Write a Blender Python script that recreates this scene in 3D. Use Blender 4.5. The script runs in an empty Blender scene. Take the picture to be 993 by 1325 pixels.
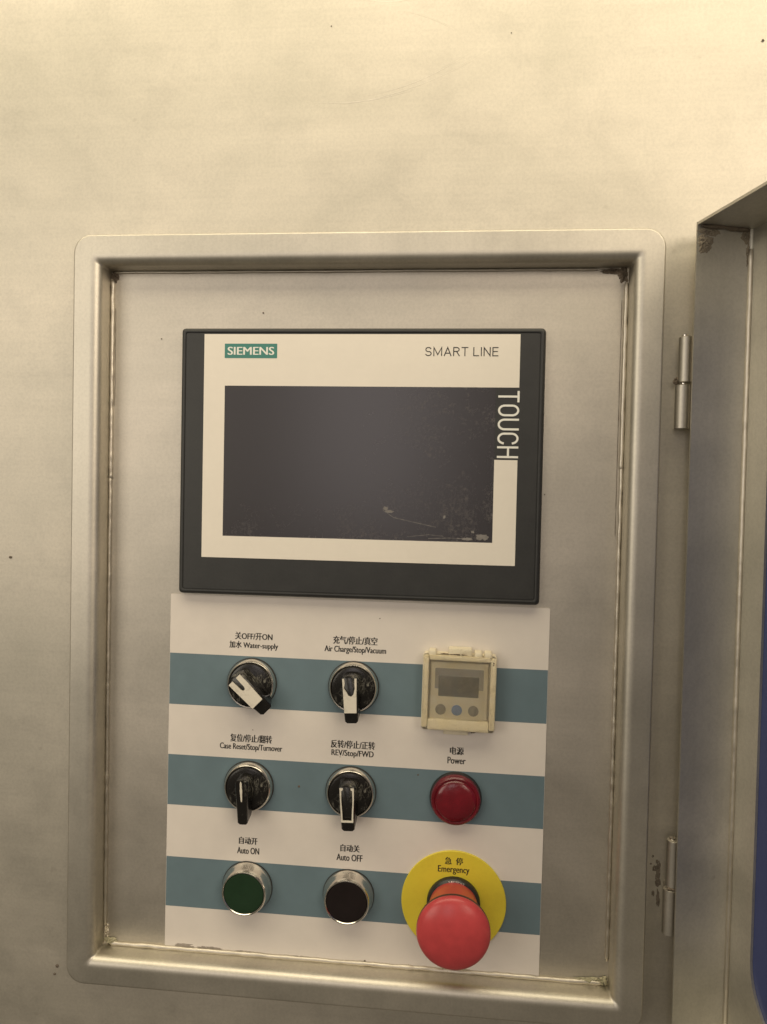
import bpy, bmesh, math, random
from mathutils import Vector, Matrix, noise

random.seed(7)
S = bpy.context.scene
C = S.collection
MM = 0.001


def V(x, y, z=0.0):
    """millimetres: x to the right, y up, z out of the wall -> Blender metres"""
    return Vector((x * MM, -z * MM, y * MM))


# ------------------------------------------------------------------ camera
cam_d = bpy.data.cameras.new('camera')
cam = bpy.data.objects.new('camera', cam_d)
C.objects.link(cam)
cam_d.sensor_fit = 'VERTICAL'
cam_d.sensor_height = 36.0
cam_d.lens = 26.31
cam_d.clip_start = 0.01
cam_d.clip_end = 60
RX = ((0.9952, 0.0214, -0.0959), (-0.0238, 0.9994, -0.0236), (0.0953, 0.0258, 0.9951))
cols = [V(*RX[i]) / MM for i in range(3)]           # camera axes in Blender space
m = Matrix((cols[0], cols[1], cols[2])).transposed().to_4x4()
m.translation = V(47.45, 11.79, 430.83)
cam.matrix_world = m
S.camera = cam

# ------------------------------------------------------------------ light
w = bpy.data.worlds.new('World')
S.world = w
w.use_nodes = True
w.node_tree.nodes['Background'].inputs[0].default_value = (1.0, 0.85, 0.64, 1)
w.node_tree.nodes['Background'].inputs[1].default_value = 0.12


def area(name, loc, target, sx, sy, power, col):
    d = bpy.data.lights.new(name, 'AREA')
    d.shape = 'RECTANGLE'
    d.size = sx
    d.size_y = sy
    d.energy = power
    d.color = col
    o = bpy.data.objects.new(name, d)
    C.objects.link(o)
    o.location = V(*loc)
    o.rotation_euler = (V(*target) - V(*loc)).to_track_quat('-Z', 'Y').to_euler()
    return o


area('ceiling_lamp', (-50, 1120, 620), (-20, 60, 0), 2.6, 0.7, 19.0, (1.0, 0.875, 0.64))
area('ceiling_lamp', (1500, 700, 1900), (0, 0, 0), 1.6, 0.9, 21.0, (1.0, 0.85, 0.68))
area('screen_haze_fill', (-300, 420, 2600), (0, 0, 0), 0.55, 1.2, 4.0, (1.0, 0.90, 0.88))  # added dim panel behind the camera, gives the screen its soft haze
area('door_fill_light', (-1500, 300, 1900), (0, 0, 0), 1.0, 1.2, 11.0, (1.0, 0.90, 0.76))  # unseen fill added on the left to brighten the inside of the door

S.view_settings.view_transform = 'Standard'
S.view_settings.look = 'None'
S.view_settings.exposure = 0.10
S.view_settings.gamma = 1


# ------------------------------------------------------------------ materials
def rgb(r, g, b):
    f = lambda c: (c / 255 / 12.92) if c / 255 <= .04045 else ((c / 255 + .055) / 1.055) ** 2.4
    return (f(r), f(g), f(b), 1)


class N:
    def __init__(s, name):
        s.m = bpy.data.materials.new(name)
        s.m.use_nodes = True
        s.t = s.m.node_tree
        s.p = s.t.nodes['Principled BSDF']
        s.co = s.n('ShaderNodeTexCoord')

    def n(s, k, **kw):
        o = s.t.nodes.new(k)
        for a, v in kw.items():
            setattr(o, a, v)
        return o

    def l(s, a, b):
        s.t.links.new(a, b)

    def set(s, **kw):
        for k, v in kw.items():
            s.p.inputs[k.replace('_', ' ')].default_value = v

    def mapping(s, scale, loc=(0, 0, 0), rot=(0, 0, 0)):
        mp = s.n('ShaderNodeMapping')
        mp.inputs['Scale'].default_value = scale
        mp.inputs['Location'].default_value = loc
        mp.inputs['Rotation'].default_value = rot
        s.l(s.co.outputs['Object'], mp.inputs[0])
        return mp.outputs[0]

    def noise(s, scale, detail=4, rough=.55, vec=None, dist=0.0):
        o = s.n('ShaderNodeTexNoise')
        o.inputs['Scale'].default_value = scale
        o.inputs['Detail'].default_value = detail
        o.inputs['Roughness'].default_value = rough
        o.inputs['Distortion'].default_value = dist
        s.l(vec if vec else s.co.outputs['Object'], o.inputs['Vector'])
        return o.outputs['Fac']

    def ramp(s, fac, stops):
        o = s.n('ShaderNodeValToRGB')
        e = o.color_ramp.elements
        while len(e) < len(stops):
            e.new(.5)
        for q, (pos, c) in zip(e, stops):
            q.position = pos
            q.color = c if isinstance(c, tuple) else (c, c, c, 1)
        s.l(fac, o.inputs[0])
        return o.outputs[0]

    def mix(s, fac, a, b, mode='MIX'):
        o = s.n('ShaderNodeMix', data_type='RGBA', blend_type=mode)
        for i, v in ((0, fac), (6, a), (7, b)):
            if hasattr(v, 'links') or hasattr(v, 'is_linked'):
                s.l(v, o.inputs[i])
            else:
                o.inputs[i].default_value = v
        return o.outputs[2]

    def math(s, op, a, b):
        o = s.n('ShaderNodeMath', operation=op)
        for i, v in ((0, a), (1, b)):
            if hasattr(v, 'is_linked'):
                s.l(v, o.inputs[i])
            else:
                o.inputs[i].default_value = v
        return o.outputs[0]

    def bump(s, h, strength=.2, dist=.0005, prev=None):
        o = s.n('ShaderNodeBump')
        o.inputs['Strength'].default_value = strength
        o.inputs['Distance'].default_value = dist
        s.l(h, o.inputs['Height'])
        if prev:
            s.l(prev, o.inputs['Normal'])
        s.l(o.outputs[0], s.p.inputs['Normal'])
        return o.outputs[0]


def steel(name, base, rough, grain='h', blotch=.5, seed=0.0):
    k = N(name)
    k.set(Metallic=1.0)
    st = (4, 60, 420) if grain == 'h' else (420, 60, 4)
    fine = k.noise(1, 3, .6, k.mapping(st, (seed, seed, seed)))
    st2 = (1.5, 20, 60) if grain == 'h' else (60, 20, 1.5)
    streak = k.noise(1, 3, .55, k.mapping(st2, (seed + 3, 0, seed)))
    big = k.noise(7, 5, .6, k.mapping((1, 1, 1.4), (seed + 1, seed, 5)), .4)
    mid = k.noise(34, 6, .7, k.mapping((1, 1, 1), (seed + 9, seed, 2)), .3)
    mott = k.noise(600, 3, .7)
    b = Vector(base)
    dark = (b[0] * .83, b[1] * .84, b[2] * .83, 1)
    lite = tuple(min(1, v) for v in b * 1.08) + (1,)
    c = k.mix(k.ramp(big, [(.30, 0.0), (.68, 1.0)]), dark, lite)
    c = k.mix(.55 * blotch, c, k.ramp(mid, [(.25, .66), (.5, .95), (.75, 1.0)]), 'MULTIPLY')
    c = k.mix(.07, c, k.ramp(fine, [(.3, .5), (.7, 1.0)]), 'MULTIPLY')
    c = k.mix(.06, c, k.ramp(streak, [(.3, .4), (.7, 1.0)]), 'MULTIPLY')
    c = k.mix(.16, c, k.ramp(mott, [(.35, .5), (.6, 1.0)]), 'MULTIPLY')
    # scattered grime spots
    sp = k.ramp(k.noise(85, 2, .5, k.mapping((1, 1, 1), (seed + 4, 2, 8))), [(.735, 0.0), (.78, 1.0)])
    c = k.mix(k.math('MULTIPLY', sp, .12), c, (.16, .12, .08, 1))
    k.l(c, k.p.inputs['Base Color'])
    r = k.math('ADD', k.math('MULTIPLY', big, .16), rough - .08)
    r = k.math('ADD', r, k.math('MULTIPLY', mid, .08))
    k.l(r, k.p.inputs['Roughness'])
    h = k.math('ADD', k.math('MULTIPLY', fine, .5), k.math('MULTIPLY', streak, .8))
    b1 = k.bump(h, .05, .0003)
    k.bump(k.noise(11, 2, .5), .25, .002, b1)
    return k.m


def plain(name, col, rough=.5, metal=0.0, vary=.12, bump=.05, scale=250, dirt=0.0, dirtcol=(.10, .08, .05, 1), spec=.5):
    k = N(name)
    k.set(Metallic=metal, Roughness=rough)
    k.p.inputs['Specular IOR Level'].default_value = spec
    n1 = k.noise(scale, 4, .6)
    n2 = k.noise(scale * .13, 4, .6)
    c = k.mix(vary, col, k.ramp(n2, [(.3, .35), (.7, 1.0)]), 'MULTIPLY')
    c = k.mix(vary * .6, c, k.ramp(n1, [(.3, .3), (.7, 1.0)]), 'MULTIPLY')
    if dirt:
        d = k.ramp(k.noise(scale * .5, 5, .75), [(.50, 0.0), (.64, 1.0)])
        c = k.mix(k.math('MULTIPLY', d, dirt), c, dirtcol)
    k.l(c, k.p.inputs['Base Color'])
    k.l(k.math('ADD', k.math('MULTIPLY', n2, .14), rough - .07), k.p.inputs['Roughness'])
    if bump:
        k.bump(n1, bump, .0003)
    return k.m


M_wall = steel('satin_steel_wall', (.70, .655, .565), .52, 'h', .6)
M_frame = steel('satin_steel_frame', (.68, .64, .555), .42, 'v', .5, 4.0)
M_back = steel('satin_steel_panel', (.66, .615, .54), .46, 'h', .5, 9.0)
M_door = steel('satin_steel_door', (.72, .69, .62), .50, 'v', .6, 13.0)
M_hinge = steel('hinge_steel', (.54, .51, .45), .42, 'v', .3, 17.0)
M_weld = plain('weld_metal', (.72, .67, .57, 1), .42, 1.0, .25, .4, 500, .12, (.09, .065, .045, 1))
M_crust = plain('burnt_weld_crust', (.27, .22, .165, 1), .7, .4, .5, .9, 700, .6, (.08, .06, .045, 1))
M_palecrust = plain('pale_flux_crust', (.50, .47, .32, 1), .7, .2, .4, .9, 700, .3, (.20, .16, .10, 1))
M_speck = plain('dark_speck', (.13, .10, .075, 1), .7, 0, .2, .2, 500)
M_chrome = plain('brushed_chrome', (.80, .76, .69, 1), .20, 1.0, .15, .08, 400, .10, (.12, .10, .07, 1))
M_white_paint = plain('ivory_insert', (.78, .73, .62, 1), .45, 0, .12, .15, 500, .25, (.10, .08, .06, 1))
M_charcoal = plain('charcoal_bezel_plastic', (.031, .032, .031, 1), .42, 0, .3, .12, 700)
M_greyline = plain('charcoal_rim_plastic', (.062, .062, .060, 1), .34, 0, .3, .1, 700)
M_film = plain('cream_front_film', (.80, .75, .66, 1), .42, 0, .05, .02, 300)
M_logo = plain('teal_print', (.050, .22, .185, 1), .45, 0, .05, 0)
M_white = plain('white_print', (.80, .80, .74, 1), .45, 0, .03, 0)
M_black_ink = plain('black_print', (.014, .013, .012, 1), .55, 0, .05, 0)
M_sticker = plain('off_white_sticker', (.76, .705, .645, 1), .40, 0, .10, .03, 90, 0)
M_band = plain('blue_grey_sticker_band', (.148, .215, .248, 1), .42, 0, .18, .03, 90, 0)
M_cream = plain('aged_cream_plastic', (.84, .76, .57, 1), .42, 0, .2, .2, 300, .30, (.22, .15, .06, 1))
M_meterface = plain('meter_face_plastic', (.80, .76, .66, 1), .5, 0, .08, .05, 300)
M_lcd = plain('grey_display', (.045, .045, .042, 1), .25, 0, .5, .1, 260, .25, (.24, .24, .22, 1))
M_lilac = plain('pale_lilac_print', (.36, .36, .40, 1), .5, 0, .3, .05, 260)
M_btn_grey = plain('grey_rubber_key', (.17, .155, .14, 1), .6, 0, .4, .2, 300)
M_btn_blue = plain('blue_rubber_key', (.07, .20, .60, 1), .55, 0, .2, .2, 300)
M_green = plain('dark_green_plastic', (.010, .036, .013, 1), .38, 0, .25, .05, 300)
M_blackcap = plain('black_maroon_plastic', (.012, .007, .007, 1), .30, 0, .4, .05, 300)
M_yellow = plain('yellow_plate', (.78, .64, .05, 1), .42, 0, .12, .04, 120, .14, (.30, .20, .02, 1))
M_red = plain('red_mushroom_plastic', (.60, .070, .075, 1), .30, 0, .30, .05, 160)
M_collar = plain('black_collar_plastic', (.022, .022, .020, 1), .4, 0, .2, .1, 300)
M_navy = plain('navy_window_film', (.048, .066, .19, 1), .3, 0, .15, .02, 60)
M_seal = plain('dark_gap', (.03, .028, .025, 1), .7, 0, .2, .1, 300)


def knob_black():
    k = N('scuffed_black_plastic')
    area_ = k.ramp(k.noise(70, 2, .5), [(.50, 0.0), (.62, 1.0)])
    n2 = k.noise(420, 6, .8, k.mapping((1, 1, .45)), 1.0)
    n1 = k.noise(1300, 3, .7)
    f = k.math('MULTIPLY', area_, k.ramp(n2, [(.50, 0.0), (.60, .75)]))
    c = k.mix(f, (.010, .009, .008, 1), (.26, .25, .21, 1))
    c = k.mix(k.ramp(n1, [(.66, 0.0), (.74, .5)]), c, (.20, .19, .17, 1))
    k.l(c, k.p.inputs['Base Color'])
    k.l(k.math('ADD', k.math('MULTIPLY', f, .4), .22), k.p.inputs['Roughness'])
    k.bump(n1, .12, .0003)
    return k.m


M_knob = knob_black()


def lens_red():
    k = N('dark_red_lens')
    k.set(Roughness=.26)
    n2 = k.noise(60, 3, .6)
    c = k.mix(k.ramp(n2, [(.3, 0.0), (.7, 1.0)]), (.14, .004, .012, 1), (.27, .010, .024, 1))
    k.l(c, k.p.inputs['Base Color'])
    k.p.inputs['Transmission Weight'].default_value = .35
    k.p.inputs['Coat Weight'].default_value = .25
    k.p.inputs['Coat Roughness'].default_value = .12
    k.bump(k.noise(160, 4, .6), .35, .001)
    return k.m


M_lens = lens_red()


def screen_mat():
    k = N('dark_glossy_screen')
    # finger smears, mostly on the right-hand half and along the bottom
    sep = k.n('ShaderNodeSeparateXYZ')
    k.l(k.co.outputs['Object'], sep.inputs[0])
    right = k.ramp(k.math('MULTIPLY', sep.outputs[0], 5.0), [(.52, 0.0), (.80, 1.0)])
    low = k.ramp(k.math('ADD', k.math('MULTIPLY', sep.outputs[2], -5.0), 0.0), [(.50, 0.0), (.61, 1.0)])
    patch = k.ramp(k.noise(46, 6, .75, None, 1.2), [(.50, 0.0), (.64, 1.0)])
    fine = k.ramp(k.noise(620, 4, .8), [(.50, 0.0), (.66, 1.0)])
    lines = k.ramp(k.noise(1, 3, .6, k.mapping((900, 50, 120), (0, 0, 0), (0, .3, 0))), [(.55, 0.0), (.70, 1.0)])
    sm = k.math('MULTIPLY', patch, k.math('MULTIPLY', k.math('ADD', k.math('MULTIPLY', fine, .75), k.math('MULTIPLY', lines, .2)), k.math('MAXIMUM', right, low)))
    c = k.mix(k.math('MULTIPLY', sm, .62), (.026, .023, .026, 1), (.21, .185, .165, 1))
    k.l(c, k.p.inputs['Base Color'])
    k.l(k.math('ADD', k.math('MULTIPLY', sm, .25), .27), k.p.inputs['Roughness'])
    k.p.inputs['Specular IOR Level'].default_value = .75
    return k.m


M_screen = screen_mat()


def cover_mat():
    k = N('yellowed_clear_plastic')
    d = k.ramp(k.noise(120, 5, .7), [(.35, 0.0), (.8, 1.0)])
    k.l(k.mix(d, (.99, .96, .88, 1), (.95, .87, .66, 1)), k.p.inputs['Base Color'])
    k.set(Roughness=.16)
    k.p.inputs['IOR'].default_value = 1.2
    k.p.inputs['Transmission Weight'].default_value = .92
    k.bump(k.noise(300, 4, .7), .2, .0005)
    return k.m


M_cover = cover_mat()


# ------------------------------------------------------------------ helpers
def empty(name, loc, label=None, cat=None, group=None, rot=0.0):
    o = bpy.data.objects.new(name, None)
    o.empty_display_size = .01
    C.objects.link(o)
    o.location = V(*loc)
    o.rotation_euler = (0, -rot, 0)
    tag(o, label, cat, group)
    return o


def tag(o, label=None, cat=None, group=None, kind=None):
    for k, v in (('label', label), ('category', cat), ('group', group), ('kind', kind)):
        if v:
            o[k] = v
    return o


def put(name, bm, mat, parent=None, loc=(0, 0, 0), smooth=35, rot=0.0):
    """link a bmesh as one object; smooth = auto-smooth angle"""
    bmesh.ops.recalc_face_normals(bm, faces=bm.faces)
    me = bpy.data.meshes.new(name)
    if smooth:
        a = math.radians(smooth)
        for f in bm.faces:
            f.smooth = True
        for e in bm.edges:
            if len(e.link_faces) == 2 and e.calc_face_angle(0) > a:
                e.smooth = False
    bm.to_mesh(me)
    bm.free()
    me.materials.append(mat)
    o = bpy.data.objects.new(name, me)
    C.objects.link(o)
    o.location = V(*loc)
    o.rotation_euler = (0, -rot, 0)
    if parent:
        o.parent = parent
    return o


def rrect(x0, x1, y0, y1, r, n=6):
    """rounded rectangle, counter-clockwise from the right-bottom corner"""
    pts = []
    for cx, cy, a0 in ((x1 - r, y0 + r, -90), (x1 - r, y1 - r, 0), (x0 + r, y1 - r, 90), (x0 + r, y0 + r, 180)):
        for i in range(n + 1):
            a = math.radians(a0 + 90 * i / n)
            pts.append((cx + r * math.cos(a), cy + r * math.sin(a)))
    return pts


def loft(bm, loops, cap0=False, cap1=False):
    """loops: list of lists of (x,y,z) mm"""
    vs = [[bm.verts.new(V(*p)) for p in lp] for lp in loops]
    n = len(vs[0])
    for a, b in zip(vs, vs[1:]):
        for i in range(n):
            j = (i + 1) % n
            bm.faces.new((a[i], a[j], b[j], b[i]))
    if cap0:
        bm.faces.new(vs[0][::-1])
    if cap1:
        bm.faces.new(vs[-1])
    return vs


def lathe(bm, prof, n=48, cx=0, cy=0, squash=1.0):
    """prof: list of (r, z)"""
    loops = []
    for r, z in prof:
        if r <= 0:
            loops.append([bm.verts.new(V(cx, cy, z))])
        else:
            loops.append([bm.verts.new(V(cx + r * math.cos(2 * math.pi * i / n), cy + r * squash * math.sin(2 * math.pi * i / n), z)) for i in range(n)])
    for a, b in zip(loops, loops[1:]):
        for i in range(n):
            j = (i + 1) % n
            if len(a) == 1 and len(b) == 1:
                continue
            if len(b) == 1:
                bm.faces.new((a[i], a[j], b[0]))
            elif len(a) == 1:
                bm.faces.new((a[0], b[j], b[i]))
            else:
                bm.faces.new((a[i], a[j], b[j], b[i]))
    return bm


def slab(pts, z0, z1, bev=0.0, bm=None):
    """prism of a 2-D outline, optional chamfer on the front edge"""
    bm = bm or bmesh.new()
    loops = [[(x, y, z0) for x, y in pts]]
    if bev:
        cx = sum(p[0] for p in pts) / len(pts)
        cy = sum(p[1] for p in pts) / len(pts)
        w = max(abs(p[0] - cx) for p in pts)
        h = max(abs(p[1] - cy) for p in pts)
        loops.append([(x, y, z1 - bev) for x, y in pts])
        for t in (.5, 1):
            d = bev * (1 - math.cos(t * math.pi / 2))
            loops.append([(cx + (x - cx) * (w - d) / w, cy + (y - cy) * (h - d) / h, z1 - bev + bev * math.sin(t * math.pi / 2)) for x, y in pts])
    else:
        loops.append([(x, y, z1) for x, y in pts])
    loft(bm, loops, True, True)
    return bm


def box(bm, x0, x1, y0, y1, z0, z1):
    loft(bm, [[(x0, y0, z0), (x1, y0, z0), (x1, y1, z0), (x0, y1, z0)], [(x0, y0, z1), (x1, y0, z1), (x1, y1, z1), (x0, y1, z1)]], True, True)
    return bm


def bevel_mod(o, w, seg=2):
    b = o.modifiers.new('bevel', 'BEVEL')
    b.width = w * MM
    b.segments = seg
    b.limit_method = 'ANGLE'
    return o


def tube_path(bm, pts, rad, n=8, seed=0, rough=.3, flat=1.0):
    """uneven bead along a path of (x,y,z) mm"""
    loops = []
    for i, p in enumerate(pts):
        a = Vector(pts[max(0, i - 1)])
        b = Vector(pts[min(len(pts) - 1, i + 1)])
        t = (b - a).normalized()
        z = Vector((0, 0, 1)) if abs(t.z) < .9 else Vector((1, 0, 0))
        s = t.cross(z).normalized()
        u = s.cross(t)
        k = 1 + rough * noise.noise(Vector((i * .33, seed, 0))) + rough * .5 * noise.noise(Vector((i * 1.1, seed, 5)))
        if i in (0, len(pts) - 1):
            k *= .5
        off = s * rough * noise.noise(Vector((i * .2, seed, 9))) * rad * .8
        loops.append([tuple(Vector(p) + off + (s * math.cos(q) + u * math.sin(q) * flat) * rad * k) for q in [2 * math.pi * j / n for j in range(n)]])
    loft(bm, loops, True, True)
    return bm


def line_pts(a, b, step=1.6):
    a, b = Vector(a), Vector(b)
    n = max(2, int((b - a).length / step))
    return [tuple(a.lerp(b, i / n)) for i in range(n + 1)]


def blobs(bm, spots, seed=1):
    """lumpy crust: a heap of irregular small lumps; spots = (x,y,z,spread x,spread y,count,size)"""
    rnd = random.Random(seed)
    for x, y, z, sx, sy, cnt, size in spots:
        for _ in range(cnt):
            r = size * rnd.uniform(.4, 1.1)
            px, py = x + rnd.gauss(0, sx), y + rnd.gauss(0, sy)
            res = bmesh.ops.create_icosphere(bm, subdivisions=2, radius=r * MM)
            for v in res['verts']:
                c = v.co.copy()
                k = 1 + .5 * noise.noise(c * 900 + Vector((px, py, 3)))
                v.co = V(px, py, z) + Vector((c.x * k * 1.2, c.y * k * .6, c.z * k))
    return bm


def text_obj(s, cx, cy, wd, ht, z, mat, parent, bold=0.0, rot=0.0, name='lettering', spacing=1.0):
    """printed characters, stretched to the printed size; centre cx, cy in mm"""
    cu = bpy.data.curves.new('txt', 'FONT')
    cu.body = s
    cu.size = 1
    cu.resolution_u = 4
    cu.space_character = spacing
    o = bpy.data.objects.new('txt', cu)
    C.objects.link(o)
    dg = bpy.context.evaluated_depsgraph_get()
    me = bpy.data.meshes.new_from_object(o.evaluated_get(dg))
    bpy.data.objects.remove(o)
    bpy.data.curves.remove(cu)
    xs = [v.co.x for v in me.vertices]
    ys = [v.co.y for v in me.vertices]
    x0, x1, y0, y1 = min(xs), max(xs), min(ys), max(ys)
    for v in me.vertices:
        a = ((v.co.x - x0) / (x1 - x0) - .5) * wd
        b = ((v.co.y - y0) / (y1 - y0) - .5) * ht
        v.co = V(a * math.cos(rot) - b * math.sin(rot), a * math.sin(rot) + b * math.cos(rot), 0)
    if bold:                                    # heavier strokes: the same print shifted a hair
        bm = bmesh.new()
        bm.from_mesh(me)
        for q, (dx, dy) in enumerate(((bold, 0), (bold * .5, bold * .6))):
            g = bmesh.ops.duplicate(bm, geom=bm.verts[:len(me.vertices)] + bm.edges[:len(me.edges)] + bm.faces[:len(me.polygons)]) if q == 0 else None
            if g:
                for v in [e for e in g['geom'] if isinstance(e, bmesh.types.BMVert)]:
                    v.co += V(dx, dy, .012)
        for v in bm.verts:
            v.co += V(-bold / 2, 0, 0)
        bm.to_mesh(me)
        bm.free()
    me.name = name
    me.materials.clear()
    me.materials.append(mat)
    for f in me.polygons:
        f.material_index = 0
    t = bpy.data.objects.new(name, me)
    C.objects.link(t)
    t.location = V(cx, cy, z)
    t.parent = parent
    return t


def arcp(cx, cy, rx, ry, a0, a1, n=9):
    return [(cx + rx * math.cos(math.radians(a0 + (a1 - a0) * i / n)), cy + ry * math.sin(math.radians(a0 + (a1 - a0) * i / n))) for i in range(n + 1)]


GL = {  # engineering letters as centre lines: (width, strokes)
    'S': (.56, [arcp(.28, .745, .26, .255, 25, 270, 14) + arcp(.28, .255, .28, .255, 90, -155, 14)[1:]]),
    'M': (.78, [[(0, 0), (0, 1), (.39, .12), (.78, 1), (.78, 0)]]),
    'A': (.66, [[(0, 0), (.33, 1), (.66, 0)], [(.10, .30), (.56, .30)]]),
    'R': (.56, [[(0, 0), (0, 1), (.28, 1)] + arcp(.28, .76, .26, .24, 90, -90, 10)[1:] + [(0, .52)], [(.28, .52), (.56, 0)]]),
    'T': (.58, [[(0, 1), (.58, 1)], [(.29, 1), (.29, 0)]]),
    'L': (.48, [[(0, 1), (0, 0), (.48, 0)]]),
    'I': (.0, [[(0, 1), (0, 0)]]),
    'N': (.60, [[(0, 0), (0, 1), (.60, 0), (.60, 1)]]),
    'E': (.50, [[(.50, 1), (0, 1), (0, 0), (.50, 0)], [(0, .52), (.44, .52)]]),
    'O': (.60, [arcp(.3, .70, .3, .30, 0, 180, 12) + arcp(.3, .30, .3, .30, 180, 360, 12) + [(.6, .70)]]),
    'U': (.60, [[(0, 1), (0, .30)] + arcp(.3, .30, .3, .30, 180, 360, 12)[1:] + [(.6, 1)]]),
    'C': (.58, [arcp(.3, .70, .3, .30, 12, 180, 12) + arcp(.3, .30, .3, .30, 180, 348, 12)]),
    'H': (.60, [[(0, 0), (0, 1)], [(.6, 0), (.6, 1)], [(0, .52), (.6, .52)]]),
}


def stroke_text(s, cx, cy, wd, ht, th, z, mat, parent, rot=0.0, gap=.27):
    segs, x = [], 0.0
    for ch in s:
        if ch == ' ':
            x += .32
            continue
        gw, strokes = GL[ch]
        segs += [[(x + a, b) for a, b in st_] for st_ in strokes]
        x += gw + gap
    tot = x - gap
    bm = bmesh.new()
    hw = th * ht / 2
    kx, ky = (wd - 2 * hw) / tot, ht - 2 * hw
    for q, st_ in enumerate(segs):
        P = [Vector(((a - tot / 2) * kx, (b - .5) * ky)) for a, b in st_]
        closed = (P[0] - P[-1]).length < 1e-4
        if closed:
            P = P[:-1]
        vs = []
        for i, p in enumerate(P):
            d0 = (p - P[i - 1]).normalized() if i or closed else None
            d1 = (P[(i + 1) % len(P)] - p).normalized() if i < len(P) - 1 or closed else None
            if d0 is None or d1 is None:
                d = d1 or d0
                n_ = Vector((-d.y, d.x)) * hw
                if i == 0:
                    p = p - d * hw * .98
                else:
                    p = p + d * hw * .98
            else:
                d = (d0 + d1).normalized()
                n_ = Vector((-d.y, d.x))
                c = max(.32, n_.dot(Vector((-d0.y, d0.x))))
                n_ = n_ * hw / c
            pr = []
            for g in (p - n_, p + n_):
                pr.append(bm.verts.new(V(g.x * math.cos(rot) - g.y * math.sin(rot), g.x * math.sin(rot) + g.y * math.cos(rot), .006 * (q % 3))))
            vs.append(pr)
        for a, b in zip(vs, vs[1:] + (vs[:1] if closed else [])):
            bm.faces.new((a[0], b[0], b[1], a[1]))
    return put('lettering', bm, mat, parent, (cx, cy, z), smooth=0)


def mound(bm, cx, cy, rx, ry, h, seed, mp=None, z0=0.0):
    """irregular low crust: rough top, ragged outline; mp maps (a, b, height) -> mm point"""
    mp = mp or (lambda a, b, z: (a, b, z))
    na, nr = 40, 10
    c = bm.verts.new(V(*mp(cx, cy, z0 + h)))
    prev = None
    for k in range(1, nr + 1):
        t = k / nr
        ringv = []
        for i in range(na):
            a = 2 * math.pi * i / na
            ca_, sa_ = math.cos(a), math.sin(a)
            rr = 1 + .45 * noise.noise(Vector((ca_ * 1.6, sa_ * 1.6, seed))) + .35 * noise.noise(Vector((ca_ * 5, sa_ * 5, seed + 7)))
            x, y = cx + rx * rr * t * ca_, cy + ry * rr * t * sa_
            zz = z0 + h * (1 - t ** 2.2) * (.55 + .9 * noise.noise(Vector((x * .9, y * .9, seed))) + .6 * noise.noise(Vector((x * 2.4, y * 2.4, seed)))) - (.12 if k == nr else 0)
            ringv.append(bm.verts.new(V(*mp(x, y, zz))))
        for i in range(na):
            j = (i + 1) % na
            if prev:
                bm.faces.new((prev[i], prev[j], ringv[j], ringv[i]))
            else:
                bm.faces.new((c, ringv[j], ringv[i]))
        prev = ringv
    return bm


# ================================================================== SETTING: the steel wall
WZ = 5.0                                        # wall face, 5 mm in front of the recess floor
bm = bmesh.new()
# sheet with an opening behind the frame, gently buckled
nx, ny = 90, 80
X0, X1, Y0, Y1 = -900, 1000, -850, 900
HX0, HX1, HY0, HY1 = -165, 146, -271.5, 146
xs = sorted(set([X0 + (X1 - X0) * i / nx for i in range(nx + 1)] + [HX0, HX1]))
ys = sorted(set([Y0 + (Y1 - Y0) * i / ny for i in range(ny + 1)] + [HY0, HY1]))
grid = {}
for i, x in enumerate(xs):
    for j, y in enumerate(ys):
        grid[i, j] = bm.verts.new(V(x, y, WZ + .55 * noise.noise(Vector((x * .006, y * .006, 1.7)))))
for i in range(len(xs) - 1):
    for j in range(len(ys) - 1):
        mx, my = (xs[i] + xs[i + 1]) / 2, (ys[j] + ys[j + 1]) / 2
        if HX0 < mx < HX1 and HY0 < my < HY1:
            continue
        bm.faces.new((grid[i, j], grid[i + 1, j], grid[i + 1, j + 1], grid[i, j + 1]))
wall = put('wall', bm, M_wall)
tag(wall, 'brushed stainless steel machine wall around the control recess', kind='structure')

# light curved polishing scratches high on the wall
M_scr = plain('bright_scratch', (.78, .735, .64, 1), .46, 1.0, .1, 0)


def scratch(pts, wd):
    bm = bmesh.new()
    vs = []
    n = len(pts)
    for i, (x, y) in enumerate(pts):
        z = WZ + .55 * noise.noise(Vector((x * .006, y * .006, 1.7))) + .06
        k = wd * math.sin(math.pi * (i + .5) / n)
        vs.append((bm.verts.new(V(x, y - k / 2, z)), bm.verts.new(V(x, y + k / 2, z))))
    for a, b in zip(vs, vs[1:]):
        bm.faces.new((a[0], b[0], b[1], a[1]))
    return put('scratch', bm, M_scr, wall, smooth=0)


def arc(x0, y0, x1, y1, sag, n=14):
    return [(x0 + (x1 - x0) * t + 0, y0 + (y1 - y0) * t - sag * 4 * t * (1 - t)) for t in [i / n for i in range(n + 1)]]


scratch(arc(-28, 231, 62, 260, 6), .30)
scratch(arc(-40, 233, 20, 239, 3), .35)
scratch(arc(-10, 236, 55, 262, 5), .30)
scratch(arc(-18, 292, 22, 290, 3), .5)
scratch(arc(8, 283, 42, 270, -2), .25)
for x, y, r in ((-28.9, 275.4, .35), (72.1, 267.9, .3), (-218, -31.8, .8), (-186, -279, 1.0), (-187.5, -284, .7), (206, 259, .7)):
    bm = bmesh.new()
    bmesh.ops.create_icosphere(bm, subdivisions=2, radius=r * MM)
    for v in bm.verts:
        v.co.y *= .3
        v.co.x *= random.uniform(.8, 1.3)
    put('speck', bm, M_speck, wall, (x, y, WZ + .3))

# ================================================================== recess frame
D = 15.0
fr = empty('control_recess', (0, 0, 0), 'rectangular steel recess with a raised rounded surround and grey back sheet, holding all the controls', 'recess')


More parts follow.
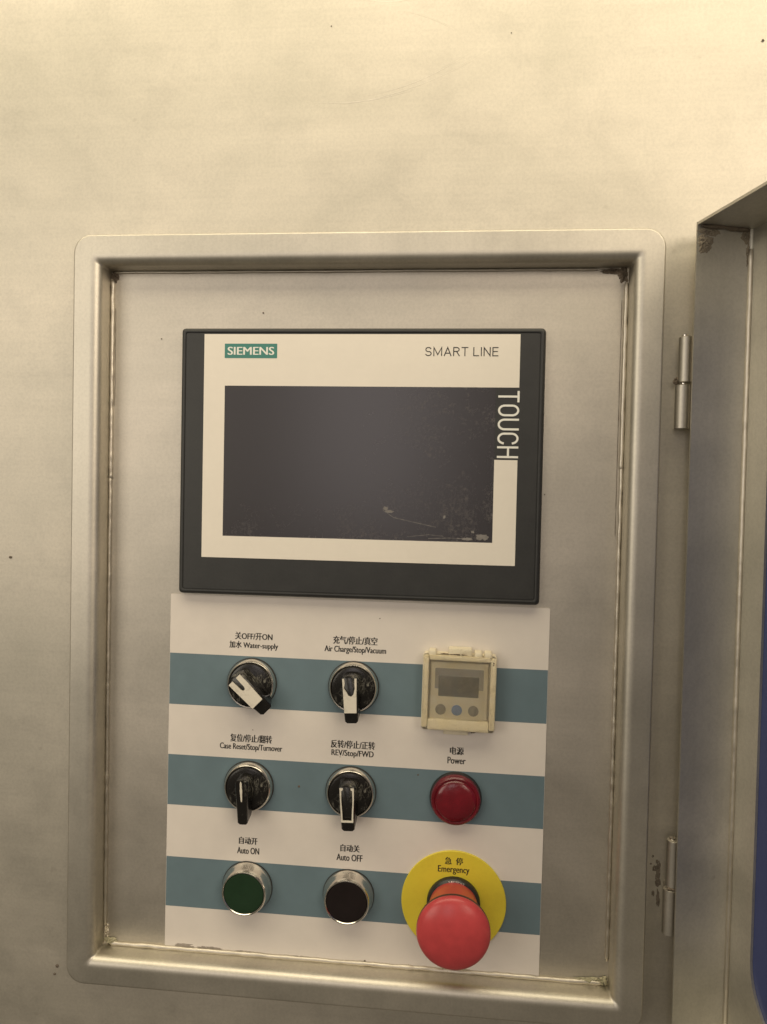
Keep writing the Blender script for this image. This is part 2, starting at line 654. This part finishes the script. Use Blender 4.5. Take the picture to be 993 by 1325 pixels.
def ring(x0, x1, y0, y1, r, z):
    return [(x, y, z) for x, y in rrect(x0, x1, y0, y1, r, 8)]


ox0, ox1, oy0, oy1 = -175.2, 156.6, -281.9, 156.7
ix0, ix1, iy0, iy1 = -159.2, 140.4, -266.0, 139.8
bm = bmesh.new()
L = []
OR = 10.5
for ins, z in ((0, WZ - 4), (0, D - 1.4), (.05, D - .9), (.3, D - .3), (.8, D - .03), (1.2, D), (1.6, D)):
    L.append(ring(ox0 + ins, ox1 - ins, oy0 + ins, oy1 - ins, OR - ins * .7, z))
RI = 5.2
L.append(ring(ix0 - RI - 1.0, ix1 + RI + 1.0, iy0 - RI - 1.0, iy1 + RI + 1.0, 2.6, D))
for a in (0, 15, 30, 45, 60, 75, 90):
    o = RI * (1 - math.sin(math.radians(a)))
    L.append(ring(ix0 - o, ix1 + o, iy0 - o, iy1 + o, 1.2 + .3 * o, D - RI * (1 - math.cos(math.radians(a)))))
L.append(ring(ix0, ix1, iy0, iy1, 1.2, -1.0))
loft(bm, L)
put('surround', bm, M_frame, fr, smooth=62)
bm = bmesh.new()
nx, ny = 30, 40
vs = [[bm.verts.new(V(ix0 - 3 + (ix1 - ix0 + 6) * i / nx, iy0 - 3 + (iy1 - iy0 + 6) * j / ny,
      .25 * noise.noise(Vector((i * .2, j * .2, 3))) - .15)) for j in range(ny + 1)] for i in range(nx + 1)]
for i in range(nx):
    for j in range(ny):
        bm.faces.new((vs[i][j], vs[i + 1][j], vs[i + 1][j + 1], vs[i][j + 1]))
put('back_sheet', bm, M_back, fr)
# weld beads in the four inner edges
for k, (a, b, r) in enumerate((
        ((ix0 + 1.1, iy1 - 5, .5), (ix0 + 1.1, 16, .5), 1.25), ((ix0 + 1.0, 18.5, .5), (ix0 + 1.0, iy0 + 12, .6), 1.05),
        ((ix1 - 1.1, iy1 - 8, .5), (ix1 - 1.1, 27, .5), 1.35), ((ix1 - 1.0, 30, .5), (ix1 - 1.0, iy0 + 14, .6), 1.1),
        ((ix0 + 4, iy0 + 1.0, .6), (ix1 - 3, iy0 + 1.0, .6), 1.45), ((ix0 + 2, iy1 - .9, .3), (ix1 - 16, iy1 - .9, .3), .7))):
    bm = tube_path(bmesh.new(), line_pts(a, b), r, 8, k * 3.1, .26)
    put('weld_bead', bm, M_weld, fr, smooth=60)
for k, (nm, mt, x, y, rx, ry, h, z0) in enumerate((
        ('burnt_weld_corner', M_crust, ix1 - 2.6, iy1 - 3.6, 3.0, 4.2, 1.8, .1), ('burnt_weld_corner', M_crust, ix1 - 9.5, iy1 - 1.8, 6.0, 1.5, 1.2, .3),
        ('burnt_weld_corner', M_crust, ix0 + 2.2, iy1 - 2.8, 2.6, 3.4, 1.4, .1),
        ('pale_weld_crust', M_palecrust, ix1 - 10.5, iy0 + 1.8, 8.0, 2.0, 2.4, .3), ('pale_weld_crust', M_palecrust, ix1 - 2.6, iy0 + 2.2, 2.6, 2.6, 3.0, .3),
        ('pale_weld_crust', M_palecrust, ix0 + 4.6, iy0 + 2.4, 5.0, 2.2, 2.6, .3), ('pale_weld_crust', M_weld, ix0 + 2.0, iy0 + 8.5, 1.6, 5.0, 1.8, .1),
        ('pale_weld_crust', M_palecrust, 54, iy0 + 1.4, 11.0, 1.5, 1.6, .3))):
    put(nm, mound(bmesh.new(), x, y, rx, ry, h, 3.3 * k, None, z0), mt, fr, smooth=0 if k else 30)
# thin dark crack beside the beads
for k, (x, ya, yb) in enumerate(((ix0 + 2.8, 118, 60), (ix1 - 3.2, 122, -10))):
    bm = tube_path(bmesh.new(), line_pts((x, ya, -.02), (x, yb, -.02), 2.5), .15, 5, 20 + k, .9)
    put('weld_crack', bm, M_crust, fr)
for x, y, r in ((-66.8, 115.2, .5), (94.7, 41, .3), (97.6, 12.7, .35), (-128, 100, .4)):
    bm = bmesh.new()
    bmesh.ops.create_icosphere(bm, subdivisions=2, radius=r * MM)
    for v in bm.verts:
        v.co.y *= .35
    put('speck', bm, M_speck, fr, (x, y, .25))

# ================================================================== operator display
hm = empty('touch_display', (-113.6, 105.2, 0), 'wide charcoal operator display with cream front border and blank dark screen', 'display panel', rot=.0008)
W, H = 209.0, 154.9
bm = bmesh.new()
L = []
for ins, z, r in ((0, -.5, 2.2), (0, 4.2, 2.2), (.3, 5.2, 2.0), (1.0, 6.0, 1.8), (2.0, 6.2, 1.4), (2.5, 6.0, 1.2), (2.75, 5.5, 1.1), (3.0, 5.5, 1.0), (3.15, 5.8, 1.0)):
    L.append(ring(ins, W - ins, -H + ins, -ins, r, z))
loft(bm, L, False, True)
put('bezel', bm, M_charcoal, hm, smooth=40)
bm = bmesh.new()
loft(bm, [ring(-.6, W + .6, -H - .6, .6, 2.4, -.3), ring(-.6, W + .6, -H - .6, .6, 2.4, .7), ring(-.1, W + .1, -H - .1, .1, 2.3, 1.0)])
put('gasket', bm, M_seal, hm)
# cream film: one sheet with the screen opening and the dark notch on the right
gx = [13.8, 26.3, 182.1, 195.0]
gy = [-3.6, -33.3, -73.8, -120.5, -133.2]
on = {(0, 0), (1, 0), (2, 0), (0, 1), (0, 2), (2, 2), (0, 3), (1, 3), (2, 3)}
bm = bmesh.new()
vv = {(i, j): bm.verts.new(V(gx[i], gy[j], 5.95)) for i in range(4) for j in range(5)}
for i, j in on:
    bm.faces.new((vv[i, j + 1], vv[i + 1, j + 1], vv[i + 1, j], vv[i, j]))
for v in [v for v in bm.verts if not v.link_faces]:
    bm.verts.remove(v)
put('front_film', bm, M_film, hm, smooth=0)
bm = bmesh.new()
nsx, nsy = 12, 8
vs = [[bm.verts.new(V(26.3 + (182.1 - 26.3) * i / nsx, -120.5 + 87.2 * j / nsy, 5.86)) for j in range(nsy + 1)] for i in range(nsx + 1)]
for i in range(nsx):
    for j in range(nsy):
        bm.faces.new((vs[i][j], vs[i + 1][j], vs[i + 1][j + 1], vs[i][j + 1]))
scr = put('screen', bm, M_screen, hm, smooth=0)
lg = put('logo_plate', slab(rrect(26.0, 56.9, -17.4, -9.1, .2, 2), 5.9, 6.05), M_logo, hm)
text_obj('SIEMENS', 41.45, -13.25, 27.2, 4.6, 6.1, M_white, lg, .35)
stroke_text('SMART LINE', 162.5, -13.35, 41.0, 5.1, .105, 6.02, M_black_ink, hm)
stroke_text('TOUCH', 189.4, -53.9, 37.6, 11.8, .10, 6.02, M_white, hm, rot=-math.pi / 2)

# a long scratch and a chip on the screen
M_mark = plain('grey_scuff', (.30, .28, .26, 1), .6, 0, .6, .2, 900)
for pts, wd in (([(120, -103.5), (126, -107.5), (138, -110), (152, -112.8)], .5), ([(134, -118.3), (146, -116.8), (156, -117.6)], .4), ([(146, -119), (158, -118.4), (168, -118.7)], .5)):
    bm = bmesh.new()
    vs = []
    P = []
    for a, b in zip(pts, pts[1:]):
        P += [(a[0] + (b[0] - a[0]) * t / 8, a[1] + (b[1] - a[1]) * t / 8) for t in range(8)]
    for i, (x, y) in enumerate(P):
        k = wd * (.25 + abs(noise.noise(Vector((x * .9, y, 0)))) * 1.1)
        vs.append((bm.verts.new(V(x, y - k / 2, 5.9)), bm.verts.new(V(x, y + k / 2, 5.9))))
    for a, b in zip(vs, vs[1:]):
        bm.faces.new((a[0], b[0], b[1], a[1]))
    put('scuff', bm, M_mark, scr, smooth=0)
for k, (x, y, rx, ry) in enumerate(((121.3, -102.4, 1.6, 1.1), (123.6, -104.2, 2.2, .8), (155, -106.5, .8, 1.0), (168, -118.8, 3.4, .9), (176.5, -117.4, 3.6, 1.8), (171, -114.6, 1.0, .8))):
    put('scuff', mound(bmesh.new(), x, y, rx, ry, .05, 21 + k * 3.3, None, 5.87), M_mark, scr, smooth=0)

# ================================================================== printed label sheet
PH = -.00375
st = empty('label_sheet', (-119.9, -51.0, 0), 'off white control label sheet with three blue grey bands and black lettering', 'label', rot=PH)
SW, SH = 222.3, 213.6
bm = bmesh.new()
cs = [(x, y) for x, y in ((0, -SH + .2), (SW - 4, -SH - .5), (SW - 4, -SH - .5), (SW, -SH - .5), (SW, 0), (0, 0))]
bm = slab(rrect(0, SW, -SH, 0, .6, 3), .1, .45)
put('sheet', bm, M_sticker, st)
for a, b in ((35.3, 66.0), (96.3, 126.7), (158.2, 188.3)):
    bm = slab([(.15, -b), (SW - .15, -b), (SW - .15, -a), (.15, -a)], .44, .50)
    put('band', bm, M_band, st, smooth=0)
TX = [
    ('\u5173OFF/\u5f00ON', 50.9, -23.3, 22.4, 4.5, .26), ('\u52a0\u6c34 Water-supply', 51.0, -28.9, 29.2, 4.9, .24),
    ('\u5145\u6c14/\u505c\u6b62/\u771f\u7a7a', 111.3, -23.2, 25.8, 4.7, .34), ('Air Charge/Stop/Vacuum', 111.4, -29.0, 36.0, 4.6, .24),
    ('\u590d\u4f4d/\u505c\u6b62/\u7ffb\u8f6c', 50.6, -84.2, 25.0, 4.7, .34), ('Case Reset/Stop/Turnover', 50.6, -89.8, 37.6, 4.6, .24),
    ('\u53cd\u8f6c/\u505c\u6b62/\u6b63\u8f6c', 111.4, -84.4, 25.8, 4.7, .34), ('REV/Stop/FWD', 111.3, -90.0, 24.7, 4.6, .24),
    ('\u7535\u6e90', 171.9, -84.5, 7.8, 4.5, .34), ('Power', 171.9, -90.1, 10.3, 3.9, .24),
    ('\u81ea\u52a8\u5f00', 50.1, -145.5, 11.0, 4.3, .34), ('Auto ON', 50.2, -151.5, 13.2, 3.9, .24),
    ('\u81ea\u52a8\u5173', 111.2, -145.7, 11.2, 4.3, .34), ('Auto OFF', 111.0, -151.3, 15.2, 3.9, .24)]
for s, x, y, wd, ht, bo in TX:
    text_obj(s, x, y, wd, ht, .52, M_black_ink, st, bo)
for x, y, r in ((125.4, -9.7, .35), (149.9, -99.8, .5), (121.5, -212, .6), (51.5, -79, .3), (80, -111, .7), (104, -92, .25), (160, -150, .3)):
    bm = bmesh.new()
    bmesh.ops.create_icosphere(bm, subdivisions=2, radius=r * MM)
    for v in bm.verts:
        v.co.y *= .3
    put('speck', bm, M_speck, st, (x, y, .55))
# smeared grime along the bottom edge
M_grime = plain('soft_grime', (.36, .315, .27, 1), .6, 0, .4, .3, 500)
for k, (x, y, rx, ry) in enumerate(((12, -SH + 1.6, 7, 1.4), (27, -SH + 1.5, 8, .9), (52, -SH + 1.0, 10, .6), (84, -SH + .9, 9, .5))):
    put('grime', mound(bmesh.new(), x, y, rx, ry, .12, 31 + k * 1.9, None, .44), M_grime, st, smooth=0)


# ================================================================== selector switches
def bezel_ring(parent, r0=14.6):
    bm = bmesh.new()
    lathe(bm, [(r0, -.2), (r0, 1.8), (r0 - .35, 2.9), (r0 - .8, 4.1), (r0 - 1.2, 4.5), (r0 - 1.6, 4.45), (r0 - 1.8, 4.0), (r0 - 1.9, 1.5)], 64)
    put('bezel_ring', bm, M_chrome, parent, smooth=30)
    bm = bmesh.new()
    lathe(bm, [(r0 + .45, .3), (r0 + .4, 1.0), (r0 - .5, 1.2)], 48)
    put('gasket', bm, M_seal, parent)


def lever_outline(w0, w1, back, tip, n=6):
    pts = []
    for i in range(n + 1):                       # rounded back end
        a = math.pi * i / n
        pts.append((w0 / 2 * math.cos(a), back + w0 / 2 * .55 * math.sin(a)))
    pts += [(-w1 / 2, tip + 1.2), (-w1 / 2 + 1.0, tip), (w1 / 2 - 1.0, tip), (w1 / 2, tip + 1.2)]
    return pts


def selector(loc, ang, label, worn, w0=10.0, w1=7.6):
    t = empty('selector_switch', loc, label, 'switch', 'rotary selector switches on the label sheet')
    bezel_ring(t)
    bm = bmesh.new()
    lathe(bm, [(12.6, 1.5), (12.6, 4.2), (12.1, 4.9), (11.0, 5.2), (0, 5.4)], 48)
    put('dial', bm, M_knob, t, smooth=30)
    # the lever: stepped block, its nose sloping down past the rim
    back, tip, top = 7.5, -17.6, 16.5
    bm = bmesh.new()
    out = lever_outline(w0, w1, back, tip)
    L = []
    for z, k, nose in ((4.9, 1.16, 4.6), (7, 1.06, 2.0), (top - 1.6, 1.0, .5), (top - .4, .97, 0), (top, .86, -.5)):
        L.append([(x * k, (y if y > 0 else (y + nose if y < tip + 2 else y)) * (1.0 if k > .9 else .97), z) for x, y in out])
    # nose drops away in front
    L = [[(x, y, (z - max(0, (-y - 11.5)) * .55 if z > 10 else z)) for x, y, z in lp] for lp in L]
    loft(bm, L, True, True)
    lv = put('lever', bm, M_knob, t, smooth=40, rot=ang)
    zt = top + .12
    if worn in ('fork', 'fork_chipped'):
        a, b = w0 / 2 - .9, w1 / 2 - .35
        sl = 1.35
        pts = [(a, 8.3), (b, -10.8), (-b, -10.8), (-a, 8.3), (-sl - .1, 8.3), (-sl, 1.6), (-sl * .7, .4), (0, 0), (sl * .7, .4), (sl, 1.6), (sl + .1, 8.3)]
        if worn == 'fork_chipped':
            sl = 2.3
            pts = [(a, 8.6), (a - .2, 3), (a - .35, 1), (b, -10.8), (-b, -10.8), (-a + .3, 0), (-a, 8.6), (-a + 1.1, 8.7), (-a + 1.4, 6), (-a + .9, 3.2), (-sl + .4, .9), (-sl * .3, -1.2), (sl * .3, -1.6), (sl - .2, -.2), (sl + .6, 3.1), (a - 1.3, 5), (a - 1.2, 8.7)]
        bm = slab(pts, top - .6, zt)
        put('insert', bm, M_white_paint, lv, smooth=0)
    elif worn == 'outline':
        a, b = w0 / 2 - .9, w1 / 2 - .35
        for q in (-1, 1):
            pts = [(q * a, 8.3), (q * (a - .15), 2), (q * (b + .1), -6), (q * b, -10.8), (q * (b - .9), -10.6), (q * (b - .7), -6), (q * (a - .9), 1), (q * (a - 1.0), 6.6), (q * (a - 1.9), 7.4), (q * (a - 1.9), 8.3)]
            put('insert_edge', slab(pts, top - .6, zt), M_white_paint, lv, smooth=0)
        put('insert_edge', slab([(-b, -11.2), (b, -11.2), (b, -10.3), (-b, -10.2)], top - .6, zt + .01), M_white_paint, lv, smooth=0)
    else:
        bm = tube_path(bmesh.new(), line_pts((-.3, 8.6, top - .1), (.1, -3.0, top - .1), 1.2), .62, 6, 2, .4, .5)
        put('insert_edge', bm, M_white_paint, lv)
    return t


selector((-69.6, -102.3, .5), math.radians(46), 'rotary switch turned to the lower right with clean white forked lever, below the Water-supply lettering', 'fork', 11.0, 8.6)
selector((-9.0, -101.6, .5), math.radians(3), 'rotary switch pointing straight down with chipped white insert, below the Air Charge lettering', 'fork_chipped')
selector((-70.4, -163.6, .5), math.radians(1), 'rotary switch with narrow black lever, only a thin pale sliver left, below Case Reset lettering', 'bare', 7.6, 6.0)
selector((-9.4, -163.4, .5), math.radians(2), 'rotary switch pointing down, thin white outline left on its lever, below REV lettering', 'outline')


# ================================================================== push buttons
def push_button(loc, label, mat):
    t = empty('push_button', loc, label, 'button', 'flat push buttons in steel rings')
    bm = bmesh.new()
    lathe(bm, [(14.9, -.2), (14.9, 1.6), (14.5, 2.4), (14.1, 3.2), (13.7, 6.4), (13.3, 8.2), (12.8, 8.9), (12.3, 9.0), (11.95, 8.6), (11.9, 6.5)], 64)
    put('bezel_ring', bm, M_chrome, t, smooth=35)
    bm = bmesh.new()
    lathe(bm, [(15.3, .3), (15.2, .9), (14.5, 1.1)], 48)
    put('gasket', bm, M_seal, t)
    bm = bmesh.new()
    lathe(bm, [(11.75, 6), (11.85, 8.3), (11.6, 8.75), (10.8, 8.8), (6, 8.5), (0, 8.35)], 48)
    put('button_cap', bm, mat, t, smooth=30)
    return t


push_button((-70.3, -224.1, .5), 'dark green push button in a bright ring, below the Auto ON lettering', M_green)
push_button((-9.6, -224.7, .5), 'black push button in a bright ring, below the Auto OFF lettering', M_blackcap)

# red pilot lamp
t = empty('pilot_lamp', (51.6, -163.2, .5), 'unlit dark red round pilot lamp below the Power lettering', 'indicator lamp')
bm = bmesh.new()
lathe(bm, [(15.0, -.2), (15.0, 1.5), (14.6, 2.3), (13.4, 2.6), (13.2, 1.5)], 64)
put('collar', bm, M_collar, t)
bm = bmesh.new()
lathe(bm, [(14.3, 1.2), (14.2, 4.6), (13.8, 5.6), (13.0, 6.2), (12.2, 6.1), (11.9, 5.8), (11.6, 6.2), (10.8, 6.8), (9.0, 7.3), (6, 7.7), (3, 7.9), (0, 8.0)], 64)
put('lens', bm, M_lens, t, smooth=30)
bm = bmesh.new()
lathe(bm, [(13.2, .8), (9, 2.2), (4, 3.4), (0, 4.0)], 48)
put('reflector', bm, plain('dull_red_reflector', (.55, .06, .05, 1), .4, 0, .2, .1, 300), t)

# ================================================================== small meter under a hinged cover
t = empty('counter_meter', (51.9, -100.6, .5), 'small square cream meter with grey display and three keys under a yellowed clear cover', 'meter', rot=-.012)
bm = slab(rrect(-20.6, 20.6, -21.8, 21.6, 1.4), -.2, 3.0, .6)
put('base_plate', bm, M_cream, t)
bm = slab(rrect(-16.2, 16.2, -17.0, 17.4, 1.0), 2.8, 6.4, .4)
put('meter_face', bm, M_meterface, t)
bm = slab(rrect(-13.8, 13.8, 2.0, 13.8, .5), 6.3, 6.6)
put('display_border', bm, M_lilac, t)
bm = slab(rrect(-11.6, 11.2, -2.2, 9.4, .5), 6.3, 6.9, .1)
put('display', bm, M_lcd, t)
for x, mt in ((-10.0, M_btn_grey), (-.8, M_btn_blue), (8.6, M_btn_grey)):
    bm = bmesh.new()
    lathe(bm, [(3.0, 6.2), (3.0, 6.9), (2.6, 7.2), (0, 7.3)], 28)
    put('key', bm, mt, t, (x, -9.9, 0))
# cover: hollow shell with thick walls
bm = bmesh.new()
loft(bm, [ring(-20.4, 20.4, -21.2, 21.0, 1.6, 3.1), ring(-20.4, 20.4, -21.2, 21.0, 1.6, 9.2), ring(-19.9, 19.9, -20.7, 20.5, 1.4, 10.0),
          ring(-17.0, 17.0, -18.6, 18.4, .9, 10.05), ring(-16.6, 16.6, -18.2, 18.0, .8, 9.7)], False, True)
loft(bm, [ring(-18.8, 18.8, -19.6, 19.4, 1.0, 3.1), ring(-18.2, 18.2, -19.0, 18.8, .8, 8.2)], False, True)
put('clear_cover', bm, M_cover, t, smooth=40)
# rim of the cover, cloudy with age
bm = bmesh.new()
loft(bm, [ring(-20.9, 20.9, -21.9, 21.7, 1.8, 2.6), ring(-20.9, 20.9, -21.9, 21.7, 1.8, 5.0), ring(-20.5, 20.5, -21.4, 21.2, 1.6, 5.2)])
put('cover_rim', bm, M_cream, t)
for nm, a in (('edge_strip', (-20.6, -17.3, -20.0, 20.0)), ('edge_strip', (17.3, 20.6, -20.0, 20.0)), ('edge_strip', (-17.2, 17.2, -21.0, -14.9)), ('edge_strip', (-17.2, 17.2, 18.4, 20.8))):
    bm = slab(rrect(*a, .8, 3), 4.0, 9.0 if a[3] != -14.9 else 9.6, .5)
    put(nm, bm, M_cream, t)
bm = slab(rrect(-6.5, 6.6, 20.5, 25.0, .8), .2, 7.0, .6)
put('latch_tab', bm, M_cream, t)
bm = slab(rrect(-8.0, 6.2, -25.2, -20.8, .8), .2, 3.5, .6)
put('latch_tab', bm, M_cream, t)
for x in (-15.6, 10.2, 15.8):
    bm = slab(rrect(x - 2.1, x + 2.1, 20.2, 23.6, .9), .2, 8.0, .8)
    put('hinge_lug', bm, M_cream, t)
M_brown = plain('brown_grime', (.13, .085, .04, 1), .8, 0, .5, .3, 600)
for k, (x, y, rx, ry, z) in enumerate(((-1, 21.6, 6.5, .45, 6.9), (-9, 21.4, 2.0, .35, 5.2), (3, -22.3, 7, .45, 4.4), (8.6, -22.8, 1.6, .9, 3.4), (-14, -21.8, 3.0, .4, 4.6), (18.9, 17.8, .5, 1.6, 8.9))):
    put('grime', mound(bmesh.new(), x, y, rx, ry, .5, 44 + k * 2.3, None, z), M_brown, t, smooth=0)

# ================================================================== emergency stop
t = empty('emergency_stop', (51.8, -224.3, .5), 'red mushroom emergency stop knob on a round yellow plate', 'emergency stop button')
bm = bmesh.new()
lathe(bm, [(30.2, 0), (30.2, .7), (29.9, 1.0), (12, 1.0)], 96)
pl = put('yellow_plate', bm, M_yellow, t, smooth=30)
text_obj('\u6025  \u505c', -.3, 24.3, 10.2, 4.3, 1.08, M_black_ink, pl, .26)
text_obj('Emergency', -.3, 18.9, 18.0, 4.9, 1.08, M_black_ink, pl, .2)
bm = bmesh.new()
lathe(bm, [(15.4, .9), (15.4, 3.0), (15.1, 3.8), (14.7, 4.2), (13.7, 5.2), (13.2, 5.2)], 64)
co = put('collar', bm, M_collar, t, smooth=30)
for i, ch in enumerate('SIEMENS'):
    a = math.radians(101 - i * 5.6)
    rr = 14.15
    text_obj(ch, rr * math.cos(a), rr * math.sin(a), .95, 1.0, 5.05, M_white, co, 0, rot=a - math.pi / 2)
bm = bmesh.new()
lathe(bm, [(13.7, 4.0), (14.2, 8.0), (14.9, 14), (15.6, 20), (16.4, 25.0), (17.6, 28.0)], 64)
put('neck', bm, M_red, t)
bm = bmesh.new()
lathe(bm, [(15.0, 26.9), (19.2, 27.4), (19.8, 28.0), (20.05, 29.2), (19.9, 30.3)], 64)
put('cap_rim', bm, plain('dark_rim_plastic', (.06, .02, .02, 1), .5), t)
bm = bmesh.new()
lathe(bm, [(19.7, 29.6), (20.0, 30.3), (20.0, 31.2), (19.6, 32.3), (18.8, 33.2), (17.2, 34.2), (14, 35.5), (9.5, 36.7), (4.5, 37.3), (0, 37.5)], 96)
put('mushroom_cap', bm, M_red, t)

# ================================================================== open door and its hinges
A = math.radians(16)
door = empty('cabinet_door', (170, 0, 22), 'open stainless cabinet door with folded edges and a dark blue window, at the right edge', 'door')
ca, sa = math.cos(A), math.sin(A)
DT, DB, FW, DW, TH = 157.0, -292.0, 32.0, 345.0, 1.5


def dl(f, t, y):
    """door coordinates: f along hinge flange from its rim, t along the panel away from the corner -> mm"""
    return (f * ca + t * sa, y, -f * sa + t * ca)


def prism(quads_f, y0, y1):
    bm = bmesh.new()
    a = [dl(f, t, y0) for f, t in quads_f]
    b = [dl(f, t, y1) for f, t in quads_f]
    loft(bm, [a, b], True, True)
    return bm


# hinge-side flange with a slightly rounded bend into the panel (profile outline)
prof = [(0, 0), (0, -.4), (.4, -TH), (FW + .2, -TH), (FW + TH - .4, -TH + .4), (FW + TH, 0), (FW + TH, 5.98), (FW, 5.98), (FW, 1.6), (FW - .5, .5), (FW - 1.6, 0)]
o = put('hinge_flange', prism(prof, DB, DT), M_door, door, smooth=60)


def panel_box(bm, f0, f1, t0, t1, y0, y1):
    q = [(f0, t0), (f1, t0), (f1, t1), (f0, t1)]
    loft(bm, [[dl(f, t, y0) for f, t in q], [dl(f, t, y1) for f, t in q]], True, True)


# panel with a rounded window opening
bm = bmesh.new()
wt0, wt1, wy0, wy1, wr = 18.0, 322.0, -262.0, 127.0, 34.0
outer = [(6.0, DB), (DW, DB), (DW, DT), (6.0, DT)]
win = rrect(wt0, wt1, wy0, wy1, wr, 10)
# stretch outer loop to the same number of points
oc = []
for k, (x, y) in enumerate(((DW, DB), (DW, DT), (6.0, DT), (6.0, DB))):
    oc += [(x, y)] * 11
n = len(win)
for side in (FW, FW + TH):
    iv = [bm.verts.new(V(*dl(side, t_, y_))) for t_, y_ in win]
    ov = {}
    for k in range(4):
        x, y = oc[k * 11]
        ov[k] = bm.verts.new(V(*dl(side, x, y)))
    for i in range(n):
        j = (i + 1) % n
        ki, kj = i // 11, j // 11
        if ki == kj:
            bm.faces.new((iv[i], iv[j], ov[ki]))
        else:
            bm.faces.new((iv[i], iv[j], ov[kj], ov[ki]))
    if side == FW:
        iv0, ov0 = iv, ov
for i in range(n):
    j = (i + 1) % n
    bm.faces.new((iv0[i], iv0[j], iv[j], iv[i]))
for k in range(4):
    bm.faces.new((ov0[k], ov0[(k + 1) % 4], ov[(k + 1) % 4], ov[k]))
put('door_panel', bm, M_door, door, smooth=40)
# blue window pane a little behind the opening, and its rim
bm = bmesh.new()
wp = rrect(wt0 - 4, wt1 + 4, wy0 - 4, wy1 + 4, wr + 3, 10)
loft(bm, [[dl(FW + TH + .1, a, b) for a, b in wp], [dl(FW + TH + 3.0, a, b) for a, b in wp]], True, True)
put('window_pane', bm, M_navy, door, smooth=30)
# top, bottom and free-side flanges
for y0, y1 in ((DT - TH, DT), (DB, DB + TH)):
    bm = bmesh.new()
    q = [(.2, .1), (FW - .05, .1), (FW - .05, DW), (.2, DW)]
    loft(bm, [[dl(f, t_, y0 + (.0)) for f, t_ in q], [dl(f, t_, y1 - .01) for f, t_ in q]], True, True)
    put('edge_flange', bm, M_door, door)
bm = bmesh.new()
panel_box(bm, .2, FW - .05, DW - TH, DW - .02, DB + TH + .1, DT - TH - .1)
put('edge_flange', bm, M_door, door)
# weld line in the corner between flange and panel, uneven near the top
bm = tube_path(bmesh.new(), line_pts(dl(FW - .9, .9, DT - 12), dl(FW - .9, .9, DB + 3), 2.2), 1.15, 8, 51, .22)
put('weld_bead', bm, M_weld, door)
bm = tube_path(bmesh.new(), line_pts(dl(2, 1.0, DT - 2.2), dl(FW - 2, 1.0, DT - 2.2), 1.6), 1.1, 8, 53, .6)
put('weld_bead', bm, M_crust, door)
M_scale = plain('brown_weld_scale', (.42, .36, .27, 1), .8, .2, .6, .9, 700, .5, (.07, .05, .035, 1))
mpf = lambda f, y, z: dl(f, .05 + z, y)
for k, (f, y, rx, ry, h) in enumerate(((4.5, DT - 11, 4.2, 5.4, .7), (7, DT - 4.6, 6.5, 2.2, .6), (FW - 3.5, DT - 5, 3.0, 3.6, .6), (FW - 1.8, DT - 15, 1.2, 6, .7))):
    put('weld_scale', mound(bmesh.new(), f, y, rx, ry, h, 11 + k * 5.1, mpf), M_scale, door, smooth=0)


def hinge(yt, ym, yb, x, label):
    t = empty('hinge', (x, ym, 14.5), label, 'hinge', 'barrel hinges between the recess and the door')
    for a, b, r, dx in ((ym + .5, yt, 3.6, .6), (yb, ym - .5, 3.9, -.3)):
        bm = bmesh.new()
        n = 24
        L = []
        for y, k in ((a, .82), (a + .5, 1), (b - .5, 1), (b, .82)):
            L.append([(dx + r * k * math.cos(2 * math.pi * i / n), y - ym, r * k * math.sin(2 * math.pi * i / n)) for i in range(n)])
        loft(bm, L, True, True)
        put('knuckle', bm, M_hinge, t, smooth=40)
    bm = bmesh.new()
    n = 16
    loft(bm, [[(1.6 * math.cos(2 * math.pi * i / n), y, 1.6 * math.sin(2 * math.pi * i / n)) for i in range(n)] for y in (yb - ym + 1, yt - ym + .9)], True, True)
    put('pin', bm, M_chrome, t)
    bm = box(bmesh.new(), -1.8, 1.4, yb - ym + 1, -1.2, -9.6, -1.0)
    put('wall_leaf', bm, M_hinge, t)
    return t


h1 = hinge(98.7, 73.5, 49.1, 167.6, 'upper barrel hinge beside the dark screen height, between recess and open door')
h2 = hinge(-173.3, -199.7, -225.5, 169.4, 'lower barrel hinge with black grime around it, near the bottom of the open door')
M_soot = plain('grey_brown_soot', (.27, .23, .18, 1), .7, .5, .6, .3, 900, .7, (.09, .07, .05, 1))
put('grime', mound(bmesh.new(), -3.6, 1.2, 1.6, 2.0, 1.6, 71, None, 0), M_crust, h1, smooth=0)
for k, (x, y, rx, ry) in enumerate(((-6.2, 5, 1.5, 2.0), (-4.6, -2, 1.6, 4.6), (-7.6, 12, .8, .7), (-8.6, 7.5, .6, .5), (-6.8, -9, 1.0, 1.6), (-5.2, 9, .8, 1.2), (-4.2, -12, 1.0, 5.0), (-4.4, 4, 1.3, 6.0))):
    put('grime', mound(bmesh.new(), x, y, rx, ry, .30, 72 + k * 2.7, None, -9.3), M_soot, h2, smooth=0)
put('grime', mound(bmesh.new(), -.5, .2, 3.2, .9, 1.0, 77, None, 3.0), M_crust, h2, smooth=0)
